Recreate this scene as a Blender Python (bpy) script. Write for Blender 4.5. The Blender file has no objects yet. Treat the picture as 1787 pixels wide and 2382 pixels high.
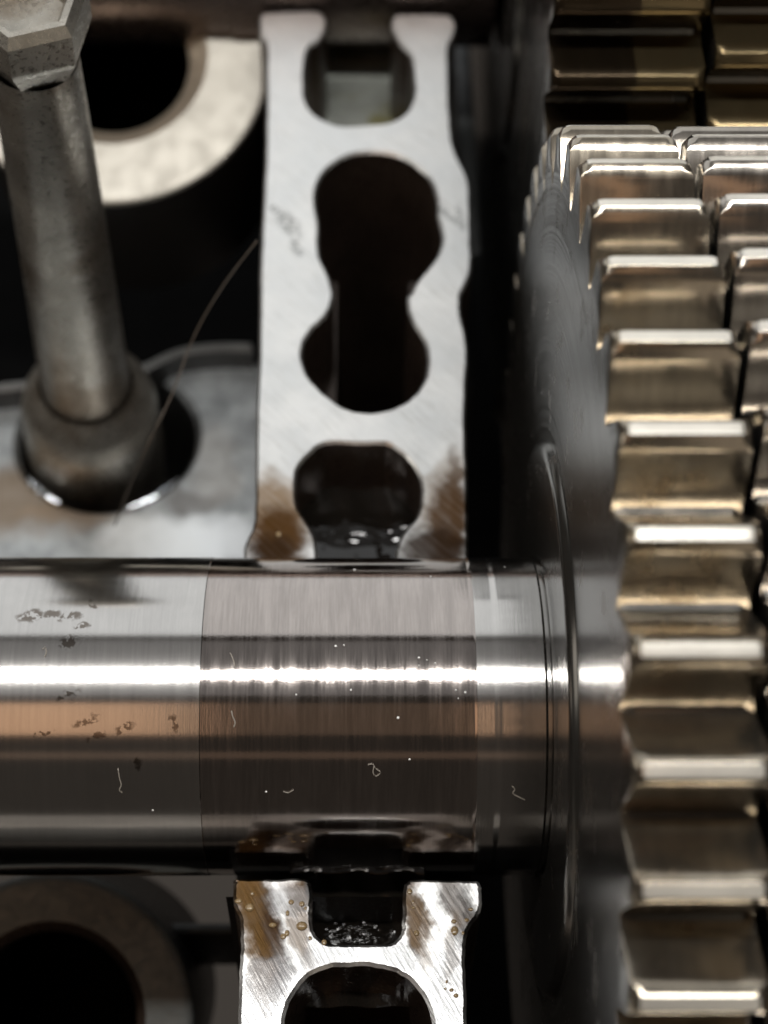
import bpy, bmesh, math, random
from mathutils import Vector, Matrix
rnd = random.Random(7)
SC = bpy.context.scene
COL = SC.collection

# ------------------------------------------------------------------ camera
PX = 1787 / 1659.0                      # reading scale used for the traced outlines
FPX, TILT = 4000.0, math.radians(34.92)
CAM = Vector((0.0, -5.196, 9.695))
PPX, PPY = 831.6, 1191.0
cd = bpy.data.cameras.new('camera')
cam = bpy.data.objects.new('camera', cd); COL.objects.link(cam)
cam.location = CAM; cam.rotation_euler = (TILT, 0, 0)
cd.sensor_width = 36; cd.lens = FPX / 2382 * 36
cd.shift_x = (893.5 - PPX) / 2382
cd.clip_start = 0.05; cd.clip_end = 500
cd.dof.use_dof = True; cd.dof.focus_distance = 9.75; cd.dof.aperture_fstop = 0.38
SC.camera = cam

# ------------------------------------------------------------------ world, lamps, exposure
w = bpy.data.worlds.new('World'); SC.world = w; w.use_nodes = True
bg = w.node_tree.nodes['Background']
bg.inputs[0].default_value = (0.50, 0.43, 0.37, 1); bg.inputs[1].default_value = 0.10
SC.view_settings.view_transform = 'Standard'; SC.view_settings.look = 'None'
SC.view_settings.exposure = 0; SC.view_settings.gamma = 1

def lamp(name, ang, dist, sx, sy, radiance, col, x=0.0):
    """rectangular lamp seen from the camshaft at `ang` degrees from the vertical (+ = away from the camera)"""
    l = bpy.data.lights.new(name, 'AREA'); l.shape = 'RECTANGLE'; l.size = sx; l.size_y = sy
    l.energy = radiance * math.pi * sx * sy; l.color = col
    o = bpy.data.objects.new(name, l); COL.objects.link(o)
    a = math.radians(ang)
    o.location = (x, dist * math.sin(a), dist * math.cos(a))
    o.rotation_euler = (-a, 0, 0)
    return o
lamp('work_lamp', -0.5, 30, 34, 1.7, 58.0, (1.0, 0.985, 0.96))
lamp('window_light', 62, 42, 70, 54, 1.08, (0.96, 0.985, 1.0))
lamp('warm_strip_fill', -56, 40, 60, 3.2, 0.13, (1.0, 0.66, 0.45))  # added strip lamp for a dim warm band on the shaft
sl = lamp('side_fill', 8, 14, 12, 12, 2.4, (1.0, 0.95, 0.88), x=-34)  # added lamp on the left, brightens the stud's side
sl.rotation_euler = (sl.location - Vector((-2, 2, -1))).to_track_quat('Z', 'Y').to_euler()
lamp('warm_band_light', -31, 34, 7.6, 13, 0.11, (1.0, 0.68, 0.47), x=-0.3)  # added dim fill between the two warm lamps, browns the journal
wr = lamp('warm_room_light', -80, 30, 22, 30, 0.40, (1.0, 0.86, 0.69), x=19)
lamp('ceiling_light', 5, 50, 70, 36, 0.22, (0.97, 0.98, 1.0))
lamp('warm_band_light', -31, 34, 26, 13, 0.85, (1.0, 0.60, 0.36), x=-17.3)
lamp('warm_band_light', -31, 34, 2.8, 13, 0.85, (1.0, 0.60, 0.36), x=5.2)

# ------------------------------------------------------------------ helpers
def at(px, py, z=0.0):
    """point of the picture -> point on the horizontal plane z"""
    d = ray(px, py); return CAM + d * ((z - CAM.z) / d.z)
def ray(px, py):
    u = (px * PX - PPX) / FPX; v = (PPY - py * PX) / FPX
    c, s = math.cos(TILT), math.sin(TILT)
    return Vector((u, v * c + s, v * s - c))
def deep(px, py, depth):
    return CAM + ray(px, py) * depth

PITS = [(65,1328,0.09,0.05),(112,1325,0.06,0.04),(150,1330,0.08,0.04),(178,1350,0.05,0.03),(150,1385,0.07,0.05),(200,1305,0.03,0.04),(142,1502,0.09,0.03),(185,1556,0.09,0.025),(95,1585,0.07,0.02),(270,1571,0.06,0.02),(205,1592,0.06,0.02),(375,1560,0.025,0.05),(300,1650,0.03,0.02)]
def on_cam(px, py, r=1.0, lift=0.004):
    d = ray(px, py); oy, oz = CAM.y, CAM.z
    a = d.y*d.y + d.z*d.z; b = oy*d.y + oz*d.z; cc = oy*oy + oz*oz - (r+lift)**2
    disc = b*b - a*cc
    if disc < 0: return None
    return CAM + d * ((-b - math.sqrt(disc)) / a)
def tag(o, label=None, cat=None, group=None, kind=None):
    if label: o['label'] = label
    if cat: o['category'] = cat
    if group: o['group'] = group
    if kind: o['kind'] = kind
    return o
def thing(name, loc, label, cat, group=None):
    o = bpy.data.objects.new(name, None); COL.objects.link(o); o.location = loc
    o.empty_display_size = 0.2
    return tag(o, label, cat, group)
def link(name, me, mat, parent=None, smooth=True):
    """a mesh in world coordinates becomes one object, kept in place under its parent"""
    me.name = name
    if mat and not me.materials: me.materials.append(mat)
    if smooth:
        for p in me.polygons: p.use_smooth = True
    o = bpy.data.objects.new(name, me); COL.objects.link(o)
    if parent:
        off = Vector((0, 0, 0)); q = parent
        while q: off += q.location; q = q.parent
        me.transform(Matrix.Translation(-off)); o.parent = parent
    return o
def bm_mesh(bm, name):
    bmesh.ops.recalc_face_normals(bm, faces=bm.faces[:])
    me = bpy.data.meshes.new(name); bm.to_mesh(me); bm.free(); return me
def sharp(me, deg=32):
    for p in me.polygons: p.use_smooth = True
    me.set_sharp_from_angle(angle=math.radians(deg)); return me

def catmull(pts, n=4, closed=True):
    out = []; N = len(pts)
    for i in range(N if closed else N - 1):
        if closed: p0, p1, p2, p3 = pts[i-1], pts[i], pts[(i+1) % N], pts[(i+2) % N]
        else: p0, p1, p2, p3 = pts[max(i-1, 0)], pts[i], pts[i+1], pts[min(i+2, N-1)]
        for k in range(n):
            t = k / n
            out.append(0.5 * ((2*p1) + (p2-p0)*t + (2*p0-5*p1+4*p2-p3)*t*t + (3*p1-p0-3*p2+p3)*t**3))
    if not closed: out.append(pts[-1])
    return out
def plate(name, loops, ztop, thick, bev=0.03, jitter=0.0):
    """flat-topped solid with holes: loops of (x, y), first is the outline; softened edges"""
    cu = bpy.data.curves.new(name, 'CURVE'); cu.dimensions = '2D'; cu.fill_mode = 'BOTH'
    cu.extrude = thick / 2 - bev; cu.bevel_depth = bev; cu.bevel_resolution = 0; cu.offset = -bev
    for lp in loops:
        s = cu.splines.new('POLY'); s.points.add(len(lp) - 1); s.use_cyclic_u = True
        for p, q in zip(s.points, lp):
            p.co = (q[0] + rnd.uniform(-jitter, jitter), q[1] + rnd.uniform(-jitter, jitter), 0, 1)
    o = bpy.data.objects.new('tmp', cu); COL.objects.link(o)
    dg = bpy.context.evaluated_depsgraph_get(); dg.update()
    me = bpy.data.meshes.new_from_object(o.evaluated_get(dg))
    bpy.data.objects.remove(o); bpy.data.curves.remove(cu)
    me.transform(Matrix.Translation((0, 0, ztop - thick / 2)))
    me.materials.clear()
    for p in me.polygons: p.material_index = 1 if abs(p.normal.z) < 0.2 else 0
    return sharp(me, 13)
def tube_mesh(pts, r, n=6, taper=None):
    bm = bmesh.new(); rings = []
    for i, p in enumerate(pts):
        d = (pts[min(i+1, len(pts)-1)] - pts[max(i-1, 0)]).normalized()
        a = d.orthogonal().normalized(); b = d.cross(a)
        rr = r * (taper(i / (len(pts) - 1)) if taper else 1)
        rings.append([bm.verts.new(p + (a*math.cos(k*math.tau/n) + b*math.sin(k*math.tau/n)) * rr) for k in range(n)])
    for u, v in zip(rings, rings[1:]):
        for k in range(n): bm.faces.new((u[k], u[(k+1) % n], v[(k+1) % n], v[k]))
    bm.faces.new(rings[0]); bm.faces.new(rings[-1])
    return bm_mesh(bm, 'tube')
def lathe(profile, seg=96, M=None, closed=False):
    """profile of (radius, height) turned about local z"""
    if not closed:                       # support rings keep long straight stretches flat
        pr = [profile[0]]
        for (r0, h0), (r1, h1) in zip(profile, profile[1:]):
            d = math.hypot(r1 - r0, h1 - h0)
            if d > 0.09:
                for t in (0.02 / d, 1 - 0.02 / d): pr.append((r0 + (r1 - r0) * t, h0 + (h1 - h0) * t))
            pr.append((r1, h1))
        profile = pr
    bm = bmesh.new(); rings = []
    for r, h in profile:
        if r < 1e-5: rings.append([bm.verts.new((0, 0, h))])
        else: rings.append([bm.verts.new((r*math.cos(k*math.tau/seg), r*math.sin(k*math.tau/seg), h)) for k in range(seg)])
    pairs = list(zip(rings, rings[1:])) + ([(rings[-1], rings[0])] if closed else [])
    for a, b in pairs:
        for k in range(seg):
            j = (k+1) % seg
            if len(a) == 1 and len(b) == 1: continue
            if len(a) == 1: bm.faces.new((a[0], b[j], b[k]))
            elif len(b) == 1: bm.faces.new((a[k], a[j], b[0]))
            else: bm.faces.new((a[k], a[j], b[j], b[k]))
    me = bm_mesh(bm, 'lathe')
    if M: me.transform(M)
    return sharp(me, 28)
def axis_x(y, z):                        # local z of a lathe -> world +x, at (y, z)
    return Matrix.Translation((0, y, z)) @ Matrix(((0, 0, 1, 0), (1, 0, 0, 0), (0, 1, 0, 0), (0, 0, 0, 1)))
def box_mesh(x0, x1, y0, y1, z0, z1, bev=0.03):
    bm = bmesh.new(); bmesh.ops.create_cube(bm, size=1)
    bmesh.ops.scale(bm, vec=(x1-x0, y1-y0, z1-z0), verts=bm.verts)
    bmesh.ops.translate(bm, vec=((x0+x1)/2, (y0+y1)/2, (z0+z1)/2), verts=bm.verts)
    if bev: bmesh.ops.bevel(bm, geom=bm.edges[:], offset=bev, segments=2, profile=0.5, affect='EDGES')
    return sharp(bm_mesh(bm, 'box'))

# ------------------------------------------------------------------ materials
class Mat:
    def __init__(s, name):
        s.m = bpy.data.materials.new(name); s.m.use_nodes = True; s.t = s.m.node_tree
        s.n = s.t.nodes; s.b = s.n['Principled BSDF']
    def new(s, t, **k):
        n = s.n.new(t)
        for a, v in k.items(): setattr(n, a, v)
        return n
    def put(s, sock, v):
        if isinstance(v, bpy.types.NodeSocket): s.t.links.new(v, sock)
        elif v is not None:
            if hasattr(sock.default_value, '__len__') and len(sock.default_value) == 4 and len(v) == 3: v = (*v, 1)
            sock.default_value = v
    def pos(s): return s.new('ShaderNodeNewGeometry').outputs['Position']
    def obj(s): return s.new('ShaderNodeTexCoord').outputs['Object']
    def rand3(s):
        n = s.new('ShaderNodeCombineXYZ'); r_ = s.new('ShaderNodeObjectInfo').outputs['Random']
        for i in range(3): s.put(n.inputs[i], r_)
        return n.outputs[0]
    def map(s, v, loc=(0,0,0), rot=(0,0,0), scale=(1,1,1), kind='POINT'):
        n = s.new('ShaderNodeMapping', vector_type=kind); s.put(n.inputs[0], v)
        n.inputs[1].default_value = loc; n.inputs[2].default_value = rot; n.inputs[3].default_value = scale
        return n.outputs[0]
    def noise(s, v, scale, detail=3, rough=0.55, dist=0.0, color=False):
        n = s.new('ShaderNodeTexNoise'); s.put(n.inputs['Vector'], v)
        n.inputs['Scale'].default_value = scale; n.inputs['Detail'].default_value = detail
        n.inputs['Roughness'].default_value = rough; n.inputs['Distortion'].default_value = dist
        return n.outputs['Color' if color else 'Fac']
    def ramp(s, v, lo, hi, a=0.0, b=1.0, smooth=True):
        n = s.new('ShaderNodeMapRange', interpolation_type='SMOOTHSTEP' if smooth else 'LINEAR')
        s.put(n.inputs[0], v)
        for i, q in ((1, lo), (2, hi), (3, a), (4, b)): s.put(n.inputs[i], q)
        return n.outputs[0]
    def math(s, op, a, b=0.0):
        n = s.new('ShaderNodeMath', operation=op); s.put(n.inputs[0], a); s.put(n.inputs[1], b)
        return n.outputs[0]
    def vmath(s, op, a, b):
        n = s.new('ShaderNodeVectorMath', operation=op); s.put(n.inputs[0], a); s.put(n.inputs[1], b)
        return n.outputs['Value' if op == 'LENGTH' else 'Vector']
    def mix(s, f, a, b):
        n = s.new('ShaderNodeMix', data_type='RGBA'); s.put(n.inputs[0], f); s.put(n.inputs[6], a); s.put(n.inputs[7], b)
        return n.outputs[2]
    def mixf(s, f, a, b):
        n = s.new('ShaderNodeMix', data_type='FLOAT'); s.put(n.inputs[0], f); s.put(n.inputs[2], a); s.put(n.inputs[3], b)
        return n.outputs[0]
    def bump(s, h, strength=0.2, dist=0.02, prev=None):
        n = s.new('ShaderNodeBump'); s.put(n.inputs['Height'], h)
        n.inputs['Strength'].default_value = strength; n.inputs['Distance'].default_value = dist
        if prev: s.put(n.inputs['Normal'], prev)
        return n.outputs[0]
    def set(s, **k):
        names = dict(col='Base Color', metal='Metallic', rough='Roughness', normal='Normal', ior='IOR', spec='Specular IOR Level',
                     coat='Coat Weight', coat_rough='Coat Roughness', aniso='Anisotropic', trans='Transmission Weight', alpha='Alpha')
        for a, v in k.items(): s.put(s.b.inputs[names[a]], v)
        return s.m
    def blob(s, v, c, r, rot=0.0, edge=0.5):
        """1 inside an elongated patch of the surface, 0 outside"""
        q = s.map(v, loc=(c[0], c[1], c[2] if len(c) > 2 else 0), rot=(0, 0, rot), scale=(r[0], r[1], 50), kind='TEXTURE')
        return s.ramp(s.vmath('LENGTH', q, (0,0,0)), 1.0 + edge/2, 1.0 - edge/2)
    def many(s, masks):
        r = masks[0]
        for m in masks[1:]: r = s.math('MAXIMUM', r, m)
        return r
    def warp(s, v, scale, amp):
        n = s.noise(v, scale, 4, 0.6, color=True)
        return s.vmath('ADD', v, s.vmath('MULTIPLY', s.vmath('SUBTRACT', n, (0.5, 0.5, 0.5)), (amp, amp, amp)))

def pedestal_mat(name, stains, pits, rough, streak, film=None, scr=0.5, col=(0.78, 0.77, 0.745), slant=48):
    m = Mat(name); p = m.pos()
    d = m.map(m.map(p, rot=(0, 0, math.radians(slant))), scale=(0.9, 13, 1))          # diagonal machining scratches
    d2 = m.map(m.map(p, rot=(0, 0, math.radians(-70))), scale=(1.2, 20, 1))
    s1 = m.noise(d, 3.2, 4, 0.65); s2 = m.noise(d2, 2.2, 3, 0.6)
    cloud = m.noise(p, 1.6, 4, 0.6)
    fine = m.noise(p, 60, 3, 0.7)
    base = m.mix(m.ramp(cloud, 0.3, 0.7), (col[0]*0.86, col[1]*0.87, col[2]*0.88), col)
    base = m.mix(m.math('MULTIPLY', m.ramp(s1, 0.50, 0.72), scr), base, (0.46, 0.44, 0.40))
    base = m.mix(m.math('MULTIPLY', m.ramp(s2, 0.60, 0.75), 0.22), base, (0.50, 0.48, 0.45))
    wv = m.warp(p, 7, 0.22)
    r = m.ramp(cloud, 0.3, 0.7, rough - 0.05, rough + 0.05)
    if pits:
        pm = m.math('MULTIPLY', m.many([m.blob(m.warp(p, 16, 0.06), c, rr, a, 0.9) for c, rr, a in pits]), m.ramp(m.noise(p, 30, 3), 0.36, 0.60))
        base = m.mix(m.math('MULTIPLY', pm, 0.85), base, (0.22, 0.22, 0.21))
    sm = None
    for c, rr, a, colr, amt in stains:
        rr = (rr[0]*0.78, rr[1]*0.85)
        k = m.math('MULTIPLY', m.blob(wv, c, rr, a, 0.85), m.ramp(m.noise(d, 1.6, 3), 0.2, 0.6, amt * 0.86, amt))
        base = m.mix(k, base, colr); sm = k if sm is None else m.math('MAXIMUM', sm, k)
    metal = 1.0
    if sm is not None:
        metal = m.ramp(sm, 0.1, 0.9, 1.0, 1.0); r = m.mixf(sm, r, 0.34)
    nrm = m.bump(s1, streak, 0.012)
    nrm = m.bump(fine, 0.10, 0.004, nrm)
    if film:                                                                # patches wet with clear oil
        f = m.many([m.blob(m.warp(p, 9, 0.16), c, rr, a, 0.5) for c, rr, a in film])
        r = m.mixf(f, r, 0.30); base = m.mix(m.math('MULTIPLY', f, 0.35), base, (0.45, 0.45, 0.46))
        nrm = m.bump(f, 0.10, 0.01, nrm)
    return m.set(col=base, metal=metal, rough=r, normal=nrm)

def P2(px, py): q = at(px, py, 0); return (q.x, q.y)
BROWN, AMBER, DKBR = (0.075, 0.036, 0.012), (0.20, 0.11, 0.036), (0.028, 0.015, 0.008)

def steel(name, col, rough, ring=0.15, spots=0.0, var=0.15, stain=None, space='pos', metal=1.0, streakscale=40, bmp=0.06, wear=None, turned=False):
    m = Mat(name); p = m.pos() if space == 'pos' else m.vmath('ADD', m.obj(), m.vmath('MULTIPLY', m.rand3(), (0.0, 37.0, 53.0)))
    if turned:                                                              # facing-cut rings round the gear axis
        rad = m.vmath('LENGTH', m.vmath('MULTIPLY', p, (0, 1, 1)), (0, 0, 0))
        cx = m.new('ShaderNodeCombineXYZ'); m.put(cx.inputs[0], rad); p0 = p; p = m.vmath('ADD', cx.outputs[0], m.vmath('MULTIPLY', p, (0, 0.02, 0.02)))
    g = m.noise(m.map(p, scale=(streakscale, 1.2, 1.2)), 1.0, 4, 0.7)           # rings round the x axis
    g2 = m.noise(m.map(p, scale=(streakscale * 5, 3, 3)), 1.0, 3, 0.7)
    if turned: p = p0
    c = m.noise(p, 3, 4, 0.6)
    k = m.math('ADD', m.math('MULTIPLY', g, 0.6), m.math('MULTIPLY', g2, 0.4))
    dark = tuple(v * (1 - var) for v in col)
    base = m.mix(m.ramp(k, 0.35, 0.65), dark, tuple(min(1, v * (1 + var * 0.6)) for v in col))
    base = m.mix(m.math('MULTIPLY', m.ramp(c, 0.35, 0.75), 0.25), base, tuple(v * 0.7 for v in col))
    r = m.ramp(k, 0.3, 0.7, rough * (1 - ring), rough * (1 + ring * 1.4))
    if spots:
        cl = []
        for px, py, rx, ry in PITS:
            c_ = on_cam(px, py); cl.append(m.blob(m.warp(p, 14, 0.10), (c_.x, c_.y), (rx*0.85, ry*0.8), 0.3, 0.7))
        sp = m.math('MULTIPLY', m.many(cl), m.ramp(m.noise(p, 24, 2), 0.40, 0.50))
        base = m.mix(m.math('MULTIPLY', sp, 0.75), base, (0.075, 0.052, 0.033)); 
    if stain:
        st = m.ramp(m.noise(m.warp(p, 5, 0.2), 2.6, 4, 0.65), 0.50, 0.72, 0, stain[1])
        base = m.mix(st, base, stain[0]); r = m.mixf(st, r, 0.4)
    if wear:
        sx = m.new('ShaderNodeSeparateXYZ'); m.put(sx.inputs[0], p)
        base = m.mix(m.ramp(sx.outputs[0], wear[0], wear[0] + 0.02), base, wear[1])
    n = m.bump(k, bmp, 0.01)
    n = m.bump(m.noise(p, 90, 2), 0.04, 0.003, n)
    return m.set(col=base, metal=metal, rough=r, normal=n)

def cast(name, col, rough=0.45, metal=0.0, spec=0.5, scale=9, bump=0.3, var=0.35, stain=None):
    m = Mat(name); p = m.pos()
    c = m.noise(p, scale * 0.3, 4, 0.6); f = m.noise(p, scale * 4, 4, 0.65)
    base = m.mix(m.ramp(c, 0.3, 0.7), tuple(v * (1 - var) for v in col), col)
    if stain: base = m.mix(m.ramp(m.noise(m.warp(p, 3, 0.5), 1.1, 4), 0.48, 0.64, 0, stain[1]), base, stain[0])
    return m.set(col=base, metal=metal, spec=spec, rough=m.ramp(f, 0.3, 0.7, rough - 0.08, rough + 0.1), normal=m.bump(f, bump, 0.02))

def oil(name, col=(0.006, 0.005, 0.004), rough=0.03, ripple=0.0, scale=7, where=None):
    m = Mat(name); n = None
    if ripple:
        h = m.noise(m.map(m.pos(), scale=(0.7, 1.5, 1)), scale, 1, 0.4, 0.8)
        n = m.bump(m.math('MULTIPLY', h, m.many([m.blob(m.pos(), c, r, 0, 0.8) for c, r in where])), ripple, 0.08)
    return m.set(col=col, rough=rough, normal=n, ior=1.48)

M_tube = steel('ground_steel_tube', (0.50, 0.485, 0.465), 0.135, 0.06, True, 0.06, streakscale=40, bmp=0.035)
M_journal = steel('polished_journal', (0.38, 0.342, 0.318), 0.10, 0.32, 0, 0.16, streakscale=14, bmp=0.04)
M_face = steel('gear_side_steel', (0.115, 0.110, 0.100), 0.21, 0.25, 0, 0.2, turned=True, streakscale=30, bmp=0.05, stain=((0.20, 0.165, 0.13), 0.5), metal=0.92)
M_hub = steel('gear_hub_steel', (0.38, 0.35, 0.32), 0.14, 0.1, 0, 0.08)
M_tooth = steel('oiled_tooth_steel', (0.345, 0.305, 0.245), 0.18, 0.2, 0, 0.12, stain=((0.20, 0.145, 0.08), 0.6), space='obj', metal=0.96, streakscale=5)
M_tooth2 = steel('bare_tooth_steel', (0.34, 0.31, 0.27), 0.16, 0.2, 0, 0.14, space='obj', metal=0.96, streakscale=5)
M_land = cast('highlight_tooth_land', (0.60, 0.575, 0.515), 0.38, metal=0.35, scale=6, bump=0.06, var=0.25)  # tooth tips made pale so their highlight sits in the colour
M_toothdk = steel('shaded_wet_tooth_steel', (0.05, 0.036, 0.022), 0.20, 0.2, 0, 0.1, space='obj', metal=0.9, streakscale=4, wear=(1.88, (0.15, 0.115, 0.062)))  # oily teeth, base colour darkened to stand for shadow on the upper gear
M_dark = cast('oily_shaded_casting', (0.020, 0.019, 0.018), 0.40)
M_black = cast('deep_shade_black', (0.003, 0.003, 0.003), 0.8, spec=0.03)  # near-black colour stands for the darkness down in pits and bores
def floor_mat():
    m = Mat('grey_cast_floor'); p = m.pos(); w_ = m.warp(p, 2.5, 0.5)
    c = m.noise(p, 3.0, 5, 0.7); f = m.noise(p, 14, 4, 0.65)
    base = m.mix(m.ramp(c, 0.3, 0.7), (0.22, 0.23, 0.23), (0.44, 0.455, 0.455))
    for (px, py), r, col, amt in [((350,1165), (0.55,0.30), (0.85,0.87,0.87), 0.9), ((500,1165), (0.3,0.2), (0.8,0.82,0.83), 0.7), ((30,1080), (0.7,0.35), (0.20,0.14,0.085), 0.8),  # the near-white patches paint glare into the floor colour
                                  ((420,1080), (0.22,0.12), (0.16,0.15,0.14), 0.8), ((470,1000), (0.2,0.4), (0.40,0.38,0.35), 0.6), ((160,1110), (0.4,0.12), (0.30,0.22,0.15), 0.6)]:
        q = at(px, py, -2.6); base = m.mix(m.math('MULTIPLY', m.blob(w_, (q.x, q.y), r, 0, 0.9), amt), base, col)
    return m.set(col=base, metal=0.75, rough=m.ramp(f, 0.3, 0.7, 0.30, 0.42), normal=m.bump(f, 0.25, 0.02))
M_floor = floor_mat()
M_reflector = cast('reflector_aluminium', (0.45, 0.43, 0.40), 0.45, metal=0.5, scale=3)
M_cam2 = cast('dim_brown_shaft', (0.17, 0.135, 0.12), 0.30, metal=0.9, scale=3, bump=0.05, var=0.15)
M_lip = cast('dull_cast_lip', (0.17, 0.17, 0.165), 0.4, metal=0.6)
M_boss = cast('pale_machined_boss', (0.43, 0.405, 0.355), 0.50, metal=0.8, scale=1.2, bump=0.0, var=0.1)
M_bosstan = cast('tan_chamfer', (0.62, 0.52, 0.40), 0.4, metal=0.8, scale=3, bump=0.08, var=0.15)  # tan colour for the chamfer inside the back boss
M_boss2 = cast('dull_dark_boss', (0.10, 0.105, 0.10), 0.45, metal=0.4, scale=4)
M_wall = cast('rough_grey_wall', (0.035, 0.037, 0.036), 0.5, metal=0.2, scale=4)
M_stud = cast('weathered_stud_steel', (0.42, 0.395, 0.345), 0.30, metal=0.8, scale=7, bump=0.15, var=0.4, stain=((0.13, 0.095, 0.06), 0.7))
M_oil = oil('black_oil', ripple=0.42, scale=6, where=[(at(772, 1142, -0.55), (0.42, 0.12))])
M_oil2 = oil('black_oil_ripples', ripple=0.7, scale=17, where=[(at(775, 2008, -0.45), (0.17, 0.10))])
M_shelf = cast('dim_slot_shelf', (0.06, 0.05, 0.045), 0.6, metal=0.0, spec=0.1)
M_glint = Mat('edge_glint_metal').set(col=(0.80, 0.85, 0.90), metal=1.0, rough=0.12)
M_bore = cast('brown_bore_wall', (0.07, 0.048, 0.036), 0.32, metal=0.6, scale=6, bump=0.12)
M_fibre = Mat('pale_fibre').set(col=(0.26, 0.235, 0.20), rough=0.5)
M_dust = Mat('white_dust').set(col=(0.8, 0.8, 0.78), rough=0.4)
M_hair = Mat('brown_hair').set(col=(0.075, 0.056, 0.04), rough=0.5)

# ------------------------------------------------------------------ cylinder head
head = thing('cylinder_head', (0, 0, -3.5), 'cast cylinder head with bright bored bearing pedestals under the camshaft', 'cylinder head')

c2 = lambda u, v: (510.6 + u*0.3917, v*0.3917)
c5 = lambda u, v: (510.6 + u*0.3917, 603.5 + v*0.3917)
c9 = lambda u, v: (464.2 + u*0.3638, 1764 + v*0.3638)
def trace(pts, z=0.0, n=4):
    return catmull([Vector(at(*p, z).xy) for p in pts], n)

up_out = ([c2(*p) for p in [(160,68),(300,60),(425,56),(470,66),(492,105),(492,155),(465,212),(402,262),(380,330),(374,450),(382,545),(430,625),(510,672),(600,692),(760,682),(860,667),(940,612),(974,540),(980,470),(966,340),(948,290),(900,238),(862,172),(855,115),(880,80),(1000,75),(1160,80),(1200,108),(1211,160),(1188,220),(1172,262),(1172,400),(1175,550),(1188,740),(1215,850),(1260,940),(1285,1020),(1291,1150),(1293,1300),(1298,1440),(1285,1520),(1255,1590)]]
  + [c5(*p) for p in [(1235,100),(1240,200),(1265,300),(1276,420),(1266,600),(1262,800),(1270,1100),(1274,1350),(1278,1530),(1275,1600),(1180,1612),(980,1610),(900,1600),(872,1560),(882,1490),(902,1430),(932,1380),(985,1320),(1015,1250),(1021,1150),(1002,1070),(950,990),(890,940),(820,903),(700,905),(540,897),(470,910),(402,960),(350,1020),(330,1080),(325,1180),(335,1250),(370,1310),(420,1390),(440,1460),(446,1540),(430,1600),(340,1612),(140,1612),(60,1605),(42,1540),(46,1470),(64,1420),(94,1350),(105,1200),(110,800),(124,400),(130,0)]]
  + [c2(*p) for p in [(137,1350),(155,1000),(163,700),(165,400),(164,260),(150,215),(130,190),(126,120),(136,82)]])
up_hole = ([c2(*p) for p in [(435,1090),(441,1035),(470,970),(530,905),(620,856),(720,838),(820,842),(920,870),(1000,920),(1060,980),(1096,1050),(1110,1120),(1109,1190),(1125,1250),(1135,1310),(1120,1380),(1080,1450),(1030,1510),(990,1560),(960,1620)]]
  + [c5(*p) for p in [(944,90),(948,165),(975,240),(1020,310),(1050,380),(1056,450),(1045,530),(1010,600),(950,660),(880,700),(800,725),(720,731),(640,720),(570,690),(490,630),(420,560),(380,490),(362,420),(375,340),(420,270),(480,215),(520,150),(536,85)]]
  + [c2(*p) for p in [(528,1580),(502,1500),(466,1430),(451,1350),(454,1250),(445,1180)]])
lo_out = [c9(*p) for p in [(122,364),(200,366),(300,367),(480,362),(535,363),(562,382),(575,425),(576,520),(576,620),(590,682),(630,730),(690,751),(800,756),(1000,755),(1060,740),(1100,700),(1114,640),(1118,520),(1121,420),(1140,387),(1180,371),(1400,373),(1540,377),(1572,390),(1582,430),(1581,540),(1560,592),(1510,662),(1491,740),(1485,850),(1490,1000),(1495,1230),(1500,1700),(1500,2300),(900,2320),(120,2300),(125,1700),(138,1230),(144,1000),(150,850),(155,720),(148,610),(120,540),(108,490),(110,420),(112,385)]]
lo_hole = [c9(*p) for p in [(408,1240),(420,1160),(450,1080),(510,990),(590,922),(700,887),(800,881),(960,886),(1080,920),(1170,980),(1240,1070),(1278,1160),(1292,1240),(1290,1340),(1240,1470),(1140,1570),(1090,1680),(600,1680),(560,1570),(460,1470),(415,1340)]]
J = at(772, 1205).y                                  # the half bore in the pedestals begins here

um_stains = [
  (P2(592,1105), (0.30,0.36), 0.3, AMBER, 0.85), (P2(600,1160), (0.27,0.30), 0.2, BROWN, 1.0), (P2(585,1190), (0.22,0.14), 0, DKBR, 0.8),
  (P2(955,1060), (0.16,0.42), -0.35, AMBER, 0.45), (P2(970,1120), (0.19,0.45), -0.12, BROWN, 0.95), (P2(940,1185), (0.32,0.22), 0, DKBR, 0.95),
  (P2(985,1060), (0.07,0.45), 0, BROWN, 0.6)]
um_pits = [(P2(624,484), (0.07,0.16), 0.5), (P2(640,535), (0.035,0.10), 0.4), (P2(600,458), (0.035,0.10), 0.7), (P2(962,460), (0.035,0.16), 0.7), (P2(994,470), (0.03,0.14), 0.1)]
M_up = pedestal_mat('milled_aluminium', um_stains, um_pits, 0.34, 0.45)
lm_stains = [
  (P2(555,1960), (0.16,0.42), 0.25, BROWN, 0.95), (P2(585,2050), (0.13,0.33), 0.2, BROWN, 0.9), (P2(530,1925), (0.14,0.22), 0.1, AMBER, 0.8), (P2(545,2010), (0.10,0.6), 0.2, AMBER, 0.7),
  (P2(655,1930), (0.11,0.13), 0, DKBR, 0.95), (P2(645,1990), (0.09,0.36), 0.2, AMBER, 0.8),
  (P2(893,1970), (0.08,0.36), 0.12, BROWN, 0.8), (P2(905,1995), (0.09,0.30), 0.15, AMBER, 0.8),
  (P2(988,1955), (0.10,0.32), 0.3, BROWN, 0.8), (P2(1012,1955), (0.06,0.26), 0.0, DKBR, 0.6), (P2(975,2040), (0.06,0.26), -0.1, AMBER, 0.6)]
lm_stains = [(c, rr, a, tuple(v * 0.42 for v in col), amt) for c, rr, a, col, amt in lm_stains]
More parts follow.
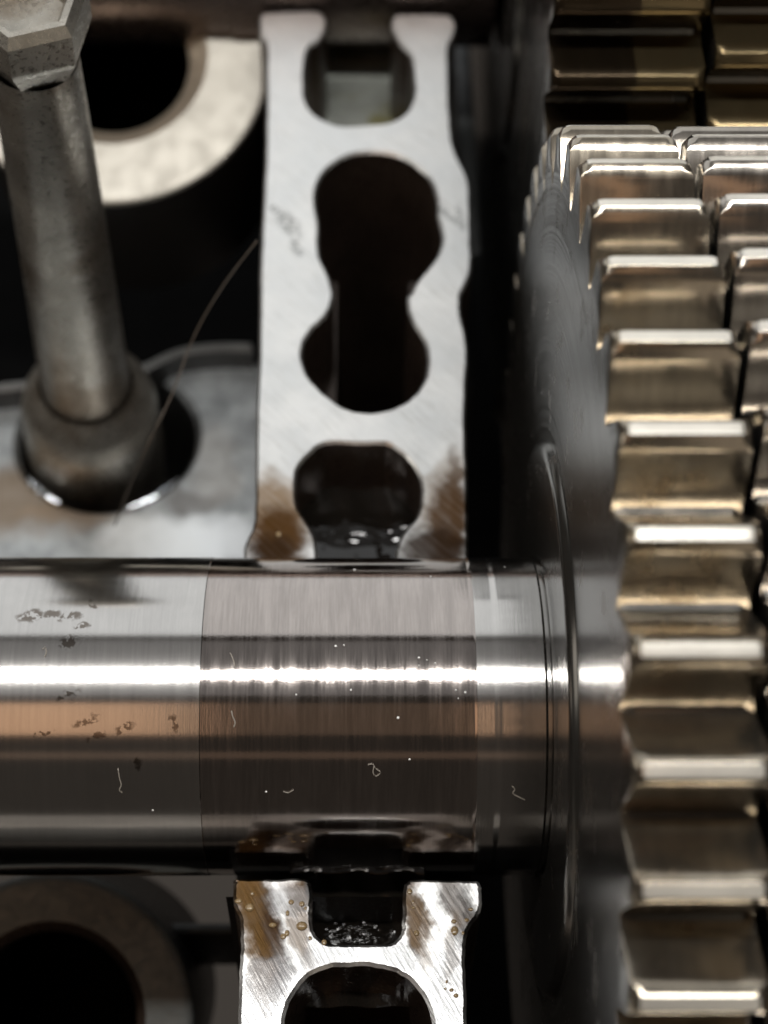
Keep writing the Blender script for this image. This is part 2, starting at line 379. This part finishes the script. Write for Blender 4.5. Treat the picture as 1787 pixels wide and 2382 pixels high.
lm_film = [(P2(975,2130), (0.14,0.34), -0.35), (P2(560,2160), (0.13,0.30), -0.6), (P2(720,2050), (0.20,0.12), 0.5), (P2(625,1945), (0.13,0.10), 0.4), (P2(580,2110), (0.16,0.10), 0.3),(P2(860,2065), (0.14,0.08), -0.5)]
M_lo = pedestal_mat('oil_wetted_aluminium', lm_stains, None, 0.46, 0.28, lm_film, 0.28, (0.90, 0.90, 0.89), 62)

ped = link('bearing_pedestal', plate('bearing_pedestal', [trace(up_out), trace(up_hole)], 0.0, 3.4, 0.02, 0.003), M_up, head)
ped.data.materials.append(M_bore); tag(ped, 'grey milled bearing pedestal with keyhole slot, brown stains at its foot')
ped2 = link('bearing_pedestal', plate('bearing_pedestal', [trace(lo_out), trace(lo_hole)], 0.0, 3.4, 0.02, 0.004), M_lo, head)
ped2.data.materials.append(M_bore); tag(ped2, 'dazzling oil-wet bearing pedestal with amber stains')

# half bore under the journal
bm = bmesh.new()
prof = [(-J, -0.06)] + [(-J*math.cos(a)*1.0, -0.06 - 1.0*math.sin(a)) for a in [math.pi*k/24 for k in range(1, 24)]] + [(J, -0.06), (J, -3.4), (-J, -3.4)]
xa, xb = at(520, 1210).x, at(1008, 1210).x
va = [bm.verts.new((xa, y, z)) for y, z in prof]; vb = [bm.verts.new((xb, y, z)) for y, z in prof]
for k in range(len(prof)):
    j = (k+1) % len(prof); bm.faces.new((va[k], va[j], vb[j], vb[k]))
bm.faces.new(va); bm.faces.new(vb[::-1])
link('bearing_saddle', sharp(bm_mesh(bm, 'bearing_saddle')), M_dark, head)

# floor on the left with the stud well
ZF = -2.6
lip = [(546,737),(480,736),(420,741),(380,750),(345,765),(300,785),(200,800),(80,815),(-60,830),(-300,850)]
lipw = catmull([Vector(at(*p, ZF+0.28).xy) for p in lip], 4, False)
wc = at(233, 946, ZF); WR = 0.80
well = [Vector((wc.x + WR*math.cos(a), wc.y + WR*math.sin(a))) for a in [k*math.tau/72 for k in range(72)]]
outline = lipw + [Vector((lipw[-1].x, 1.0)), Vector((xa + 0.02, 1.0)), Vector((xa + 0.02, lipw[0].y))]
fl = link('valley_floor', plate('valley_floor', [outline, well], ZF, 0.5, 0.05), M_floor, head); fl.data.materials.append(M_dark)
lipo = link('floor_lip', plate('floor_lip', [lipw + [q + Vector((0, -0.10)) for q in lipw[::-1]]], ZF + 0.28, 0.6, 0.03), M_lip, head); lipo.data.materials.append(M_dark)  # side faces coloured dark for the lip's shadow side
Mw = Matrix.Translation((wc.x, wc.y, ZF))
link('stud_well', lathe([(WR+0.015, -0.06), (WR-0.01, -0.14), (WR-0.02, -1.6), (0, -1.6)], 72, Mw), M_dark, head)
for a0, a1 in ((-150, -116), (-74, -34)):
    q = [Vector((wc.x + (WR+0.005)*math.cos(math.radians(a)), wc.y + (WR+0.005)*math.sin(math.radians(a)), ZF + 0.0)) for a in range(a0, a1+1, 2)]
    link('edge_glint', tube_mesh(q, 0.045, 10, lambda t: max(0.15, math.sin(math.pi*t))**0.5), M_glint, fl)  # bright metal arcs shaped to stand for highlights on the rim
link('valley_step', box_mesh(-9, xa+0.02, lipw[0].y+0.6, 12, -7.0, -6.5, 0), M_black, head)

# ring bosses (valve bores)
def boss(px, py, depth, r1, r2, tilt, mat, length=2.2, cham=0.30, bore=M_black):
    c = deep(px, py, depth)
    M = Matrix.Translation(c) @ Matrix.Rotation(math.radians(tilt), 4, 'X')
    b = link('valve_boss', lathe([(r1+cham*0.55, 0.0), (r2-0.05, 0.0), (r2-0.015, -0.015), (r2, -0.05)], 96, M), mat, head)
    link('boss_wall', lathe([(r2, -0.05), (r2-0.02, -length)], 96, M), M_dark, b)
    link('bore_chamfer', lathe([(r1+cham*0.55, -0.001), (r1+0.03, -cham*0.35), (r1, -cham*0.35-0.04), (r1, -length), (0, -length)], 96, M), bore, b)
    return b
b1 = boss(245, 122, 15.3, 0.66, 1.40, 22, M_boss, cham=0.33, bore=M_bosstan)
c = deep(245, 122, 15.3)
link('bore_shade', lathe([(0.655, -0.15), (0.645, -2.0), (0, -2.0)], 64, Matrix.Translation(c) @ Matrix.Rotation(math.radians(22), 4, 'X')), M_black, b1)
tag(b1, 'bright cream machined ring boss at the back')
b2 = boss(105, 2205, 12.3, 0.62, 1.04, 25, M_boss2, cham=0.14, bore=M_bore)
c = deep(105, 2205, 12.3)
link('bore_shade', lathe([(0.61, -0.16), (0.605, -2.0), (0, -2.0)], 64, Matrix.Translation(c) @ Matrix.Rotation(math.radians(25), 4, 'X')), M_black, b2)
tag(b2, 'dark dull ring boss below the camshaft')
link('front_ledge', box_mesh(at(330, 1950, -2.7).x, xa-0.01, at(400, 1990, -2.7).y, -0.4, -3.4, -2.7, 0.04), M_wall, head)
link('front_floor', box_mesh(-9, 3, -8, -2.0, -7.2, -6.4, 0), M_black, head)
# pits to the right and the floor far down
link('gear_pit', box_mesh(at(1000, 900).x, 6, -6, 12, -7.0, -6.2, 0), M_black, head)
link('pit_wall', box_mesh(0.95, 1.12, 5.5, 9.5, -6.5, -1.6, 0.05), M_wall, head)
link('front_reflector', box_mesh(-10, 0.9, -6.0, -3.4, -1.8, -0.7, 0.06), M_reflector, head)  # unseen block added in front to reflect a lighter band into the shaft
# notch floors and the deep bottoms of the slots
nf = at(775, 200, -0.95)
link('notch_floor', box_mesh(nf.x-0.62, nf.x+0.62, nf.y-0.8, nf.y+1.5, -1.6, -0.95, 0.06),
     cast('green_grey_notch_floor', (0.40, 0.42, 0.38), 0.45, metal=0.5, scale=6, stain=((0.17, 0.155, 0.05), 0.9)), head)

sh = [Vector(at(*p, -0.9).xy) for p in ((640,650),(940,650),(940,900),(640,900))]
sl_ = [Vector(at(*p, -0.9).xy) for p in ((728,600),(884,600),(880,840),(800,858),(730,840))]
bm = bmesh.new()
for x0_, x1_ in ((sh[0].x, sl_[0].x), (sl_[1].x, sh[1].x)):
    bx = [bm.verts.new((x_, y_, z_)) for z_ in (-0.9, -3.3) for x_, y_ in ((x0_, sh[2].y), (x1_, sh[2].y), (x1_, sh[0].y+0.2), (x0_, sh[0].y+0.2))]
    for f in ((0,1,2,3), (0,1,5,4), (1,2,6,5), (2,3,7,6), (3,0,4,7)): bm.faces.new([bx[i] for i in f])
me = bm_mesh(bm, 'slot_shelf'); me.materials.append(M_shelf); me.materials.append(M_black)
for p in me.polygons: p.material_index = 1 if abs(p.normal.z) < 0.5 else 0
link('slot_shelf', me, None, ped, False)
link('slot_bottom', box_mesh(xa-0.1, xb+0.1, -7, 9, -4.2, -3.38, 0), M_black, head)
# oil lying in the notches
def pool(px, py, rx, ry, z, label, mat):
    c = at(px, py, z); bm = bmesh.new(); n = 14
    g = [[bm.verts.new((c.x + rx*(2*i/n-1), c.y + ry*(2*j/n-1), z + 0.02*math.sin(i*1.3+j*0.7))) for j in range(n+1)] for i in range(n+1)]
    for i in range(n):
        for j in range(n): bm.faces.new((g[i][j], g[i+1][j], g[i+1][j+1], g[i][j+1]))
    o = link('oil_pool', bm_mesh(bm, 'oil_pool'), mat); return tag(o, label, 'oil')
pool(770, 1150, 0.55, 0.75, -0.55, 'black oil glinting in the lower notch of the grey pedestal', M_oil)
pool(772, 1985, 0.42, 0.55, -0.45, 'black oil glinting in the square notch of the dazzling pedestal', M_oil2)

# ------------------------------------------------------------------ stud
sb = at(205, 950, ZF); stp = deep(62, 50, 10.6)
ax = (stp - sb); L = ax.length; ax.normalize()
stud = thing('stud', sb, 'tall grey steel stud with a collar, rising from a round oily well', 'stud')
Ms = Matrix.Translation(sb) @ ax.to_track_quat('Z', 'Y').to_matrix().to_4x4()
link('foot', lathe([(0, -1.3), (0.60, -1.3), (0.61, 0.0), (0.585, 0.62), (0.55, 0.78), (0.48, 0.90), (0.40, 1.0)], 64, Ms), M_stud, stud)
link('shank', lathe([(0.42, 0.5), (0.395, 0.62), (0.375, 0.9), (0.30, L-0.85), (0.285, L-0.30)], 64, Ms), M_stud, stud)
link('collar', lathe([(0.29, L-0.30), (0.31, L-0.26), (0.385, L-0.10), (0.395, L-0.06), (0.395, L+0.18), (0.345, L+0.25), (0.30, L+0.25), (0.23, L+0.10), (0, L+0.08)], 6, Ms @ Matrix.Rotation(math.radians(-62), 4, 'Z')), M_stud, stud)

# ------------------------------------------------------------------ camshafts and gears
def tooth_mesh(x0, x1, R, depth, bev=0.045, wide=1.0):
    prof = [(-0.235,-0.03),(-0.20,0.02),(-0.175,0.07),(-0.152,0.13),(-0.122,0.20),(-0.084,0.28),(-0.062,0.32),(-0.034,depth)]
    s = depth / 0.35
    prof = [(a*wide, b*(s if b < depth else 1)) for a, b in prof]
    prof = prof + [(-a, b) for a, b in prof[::-1]]
    bm = bmesh.new(); rr = R - depth
    A = [bm.verts.new((x0, t, rr+h)) for t, h in prof]; B = [bm.verts.new((x1, t, rr+h)) for t, h in prof]
    n = len(prof)
    for k in range(n - 1): bm.faces.new((A[k], A[k+1], B[k+1], B[k]))
    bm.faces.new(A[::-1]); bm.faces.new(B)
    bm.faces.new((A[n-1], A[0], B[0], B[n-1]))
    bmesh.ops.recalc_face_normals(bm, faces=bm.faces[:])
    tip = [e for e in bm.edges if abs(e.verts[0].co.x - e.verts[1].co.x) < 1e-6 and min(v.co.z for v in e.verts) > R - 0.04]
    bmesh.ops.bevel(bm, geom=tip, offset=0.07, segments=4, profile=0.5, affect='EDGES')
    ed = [e for e in bm.edges if len(e.link_faces) == 2 and e.calc_face_angle() > 0.6 and min(v.co.z for v in e.verts) > rr + 0.06]
    bmesh.ops.bevel(bm, geom=ed, offset=0.028, segments=3, profile=0.5, affect='EDGES', clamp_overlap=True)
    me = sharp(bm_mesh(bm, 'tooth'), 35)
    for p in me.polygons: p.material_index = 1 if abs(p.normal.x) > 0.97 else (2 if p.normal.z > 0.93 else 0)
    return me
def gear(root, y, z, x0, x1, R, N, depth, face, mat, phase, lo, hi, ringr=None, name='gear', label=None):
    rr = R - depth + 0.005
    if ringr:
        h = x0 - 0.035
        prof = [(0.98, h+0.02), (1.02, h), (ringr-0.07, h), (ringr-0.04, h+0.005), (ringr-0.01, h+0.02), (ringr+0.01, x0+0.012), (ringr+0.06, x0+0.012), (ringr+0.10, x0+0.005),
                (rr-0.03, x0+0.005), (rr-0.008, x0+0.012)]
    else: prof = [(0.3, x0), (rr-0.02, x0), (rr, x0+0.02)]
    prof += [(rr, x0+0.06), (rr, x1-0.05), (rr-0.03, x1), (0.3, x1)]
    g = link(name, lathe(prof, 144, axis_x(y, z)), face, root)
    if label: tag(g, label)
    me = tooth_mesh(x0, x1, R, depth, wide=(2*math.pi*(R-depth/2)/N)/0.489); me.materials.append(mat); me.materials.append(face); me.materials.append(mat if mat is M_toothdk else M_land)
    k0 = math.ceil((lo - phase) / (math.tau/N)); k1 = math.floor((hi - phase) / (math.tau/N))
    for k in range(k0, k1 + 1):
        th = phase + k * math.tau / N
        o = bpy.data.objects.new('tooth', me); COL.objects.link(o); o.parent = g
        gl = g.parent.location
        o.location = Vector((0, y, z)) - gl
        o.rotation_euler = (th - math.pi/2, 0, 0)
    return g

RG, NG, X0, WID = 3.658, 45, 1.168, 0.60
cs = thing('camshaft', (0, 0, -1), 'near steel camshaft lying across the pedestals, its toothed gear at the right', 'camshaft')
xj0, xj1, xj2 = -0.915, 0.690, 0.812
link('shaft', lathe([(0.3, -14), (0.99, -14), (1.0, -13.99), (1.0, xj0)] , 160, axis_x(0, 0)), M_tube, cs)
link('journal', lathe([(1.0, xj0), (0.997, xj0+0.004), (0.997, xj1), (0.999, xj1+0.004)], 160, axis_x(0, 0)), M_journal, cs)
link('collar', lathe([(0.999, xj1+0.004), (0.998, xj2), (1.0, xj2+0.01), (1.0, 1.09), (0.988, 1.105), (0.985, 1.19)], 160, axis_x(0, 0)), M_tube, cs)
PH = 1.009 + 0.001
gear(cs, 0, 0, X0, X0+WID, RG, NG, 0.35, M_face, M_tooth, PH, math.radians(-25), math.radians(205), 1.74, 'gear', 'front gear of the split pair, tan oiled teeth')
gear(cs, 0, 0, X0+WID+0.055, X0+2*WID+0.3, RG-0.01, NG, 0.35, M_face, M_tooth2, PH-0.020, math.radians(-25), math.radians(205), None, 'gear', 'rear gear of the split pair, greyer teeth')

YU = 7.9
cu_ = thing('camshaft', (0, YU, -1), 'far dark camshaft along the upper picture edge, its gear wet and coloured dark for shade', 'camshaft')
link('shaft', lathe([(0.3, -14), (0.95, -14), (0.95, 1.2)], 128, axis_x(YU, 0)), M_cam2, cu_)
link('journal', lathe([(0.955, xj0-0.2), (0.975, xj0-0.19), (0.975, xj1+0.5), (0.955, xj1+0.51)], 128, axis_x(YU, 0)), M_cam2, cu_)
RU, NU = 4.42, 54
gear(cu_, YU, 0, 1.31, 2.36, RU, NU, 0.35, M_face, M_toothdk, math.pi - 0.655, math.radians(90), math.radians(230), 2.0, 'gear', 'wide wet gear, coloured dark for shade')
gear(cu_, YU, 0, 2.42, 3.2, RU, NU, 0.35, M_face, M_toothdk, math.pi - 0.69, math.radians(90), math.radians(230), None, 'gear')

# ------------------------------------------------------------------ hair, lint, dust, droplets
hp = catmull([deep(555, 520, 11.7), deep(480, 620, 12.0), deep(420, 725, 12.2), deep(372, 850, 12.2), deep(320, 960, 12.2), deep(275, 1065, 12.6), deep(248, 1135, 12.9)], 6, False)
tag(link('hair', tube_mesh(hp, 0.0055, 6), M_hair), 'long fine hair hanging across the dark gap beside the stud', 'hair')

lints = [([(795,1652),(805,1650),(812,1660),(822,1668),(812,1676),(806,1668),(808,1655)], 'curled lint on the dark lower half of the polished journal'),
         ([(1106,1698),(1112,1705),(1108,1714),(1122,1722),(1134,1728)], 'kinked lint on the shaft near the gear'),
         ([(255,1660),(258,1680),(262,1695),(258,1706),(264,1712)], 'thin lint on the shaft under the copper band'),
         ([(612,1709),(622,1712),(634,1706)], 'short lint on the journal, dark lower part'),
         ([(497,1410),(503,1422),(508,1440)], 'pale lint just above the bright stripe of the journal'),
         ([(500,1535),(503,1548),(508,1560),(505,1570)], 'crinkled lint at the left edge of the journal'),
         ([(92,1402),(98,1398),(100,1410),(96,1418)], 'small curl of lint on the shaft at the far left')]
for pts, lab in lints:
    q = [on_cam(*p) for p in pts]
    tag(link('lint', tube_mesh(catmull(q, 4, False), 0.0032, 5), M_fibre), lab, 'lint', 'lint on the camshaft')

def speck(c, n, r, mat, name='speck'):
    bm = bmesh.new(); bmesh.ops.create_icosphere(bm, subdivisions=2, radius=r)
    q = n.to_track_quat('Z', 'Y').to_matrix()
    s = (rnd.uniform(0.7, 1.3), rnd.uniform(0.7, 1.3), 0.45)
    for v in bm.verts:
        v.co = Vector((v.co.x*s[0], v.co.y*s[1], v.co.z*s[2])); v.co = q @ v.co + c
    return link(name, bm_mesh(bm, name), mat)
for px, py in [(725,1395),(743,1393),(758,1490),(640,1500),(905,1420),(922,1425),(940,1432),(905,1437),(860,1550),(985,1490),(990,1508),(1005,1495),(885,1640),(575,1710),(930,1245),(766,1230),(1090,1224),(330,1750)]:
    c = on_cam(px, py, 1.0, 0.001)
    if c: tag(speck(c, Vector((0, c.y, c.z)), rnd.uniform(0.004, 0.007), M_dust), 'tiny white dust speck on the camshaft', 'dust', 'dust specks on the camshaft')
M_drop = Mat('clear_oil_drop').set(col=(0.20, 0.14, 0.07), rough=0.05, ior=1.5)
drops = [(0.030, 539,1960), (0.022, 515,1946), (0.026, 589,1998), (0.020, 629,1948), (0.020, 621,1972), (0.018, 612,2022), (0.040, 652,2000), (0.026, 652,1952), (0.018, 660,1962), (0.020, 620,2015),
         (0.018, 670,2026), (0.020, 885,1925), (0.016, 892,1948), (0.014, 893,1960), (0.022, 980,1990), (0.028, 982,2010), (0.020, 1008,1987), (0.022, 1017,1964), (0.020, 1000,2015), (0.018, 900,2015),
         (0.016, 965,2120), (0.018, 975,2138), (0.015, 962,2135), (0.016, 985,2150), (0.02, 545,1930), (0.016, 700,2035)]
for r, px, py in drops:
    tag(speck(at(px, py, 0.002), Vector((0, 0, 1)), r * rnd.uniform(0.55, 0.95), M_drop, 'oil_droplet'), 'small raised oil droplet on the dazzling lower pedestal', 'oil droplet', 'oil droplets on the lower pedestal')
tag(speck(at(602, 1154, 0.003), Vector((0, 0, 1)), 0.02, M_drop, 'oil_droplet'), 'single droplet in the brown stain at the left foot of the grey pedestal', 'oil droplet')
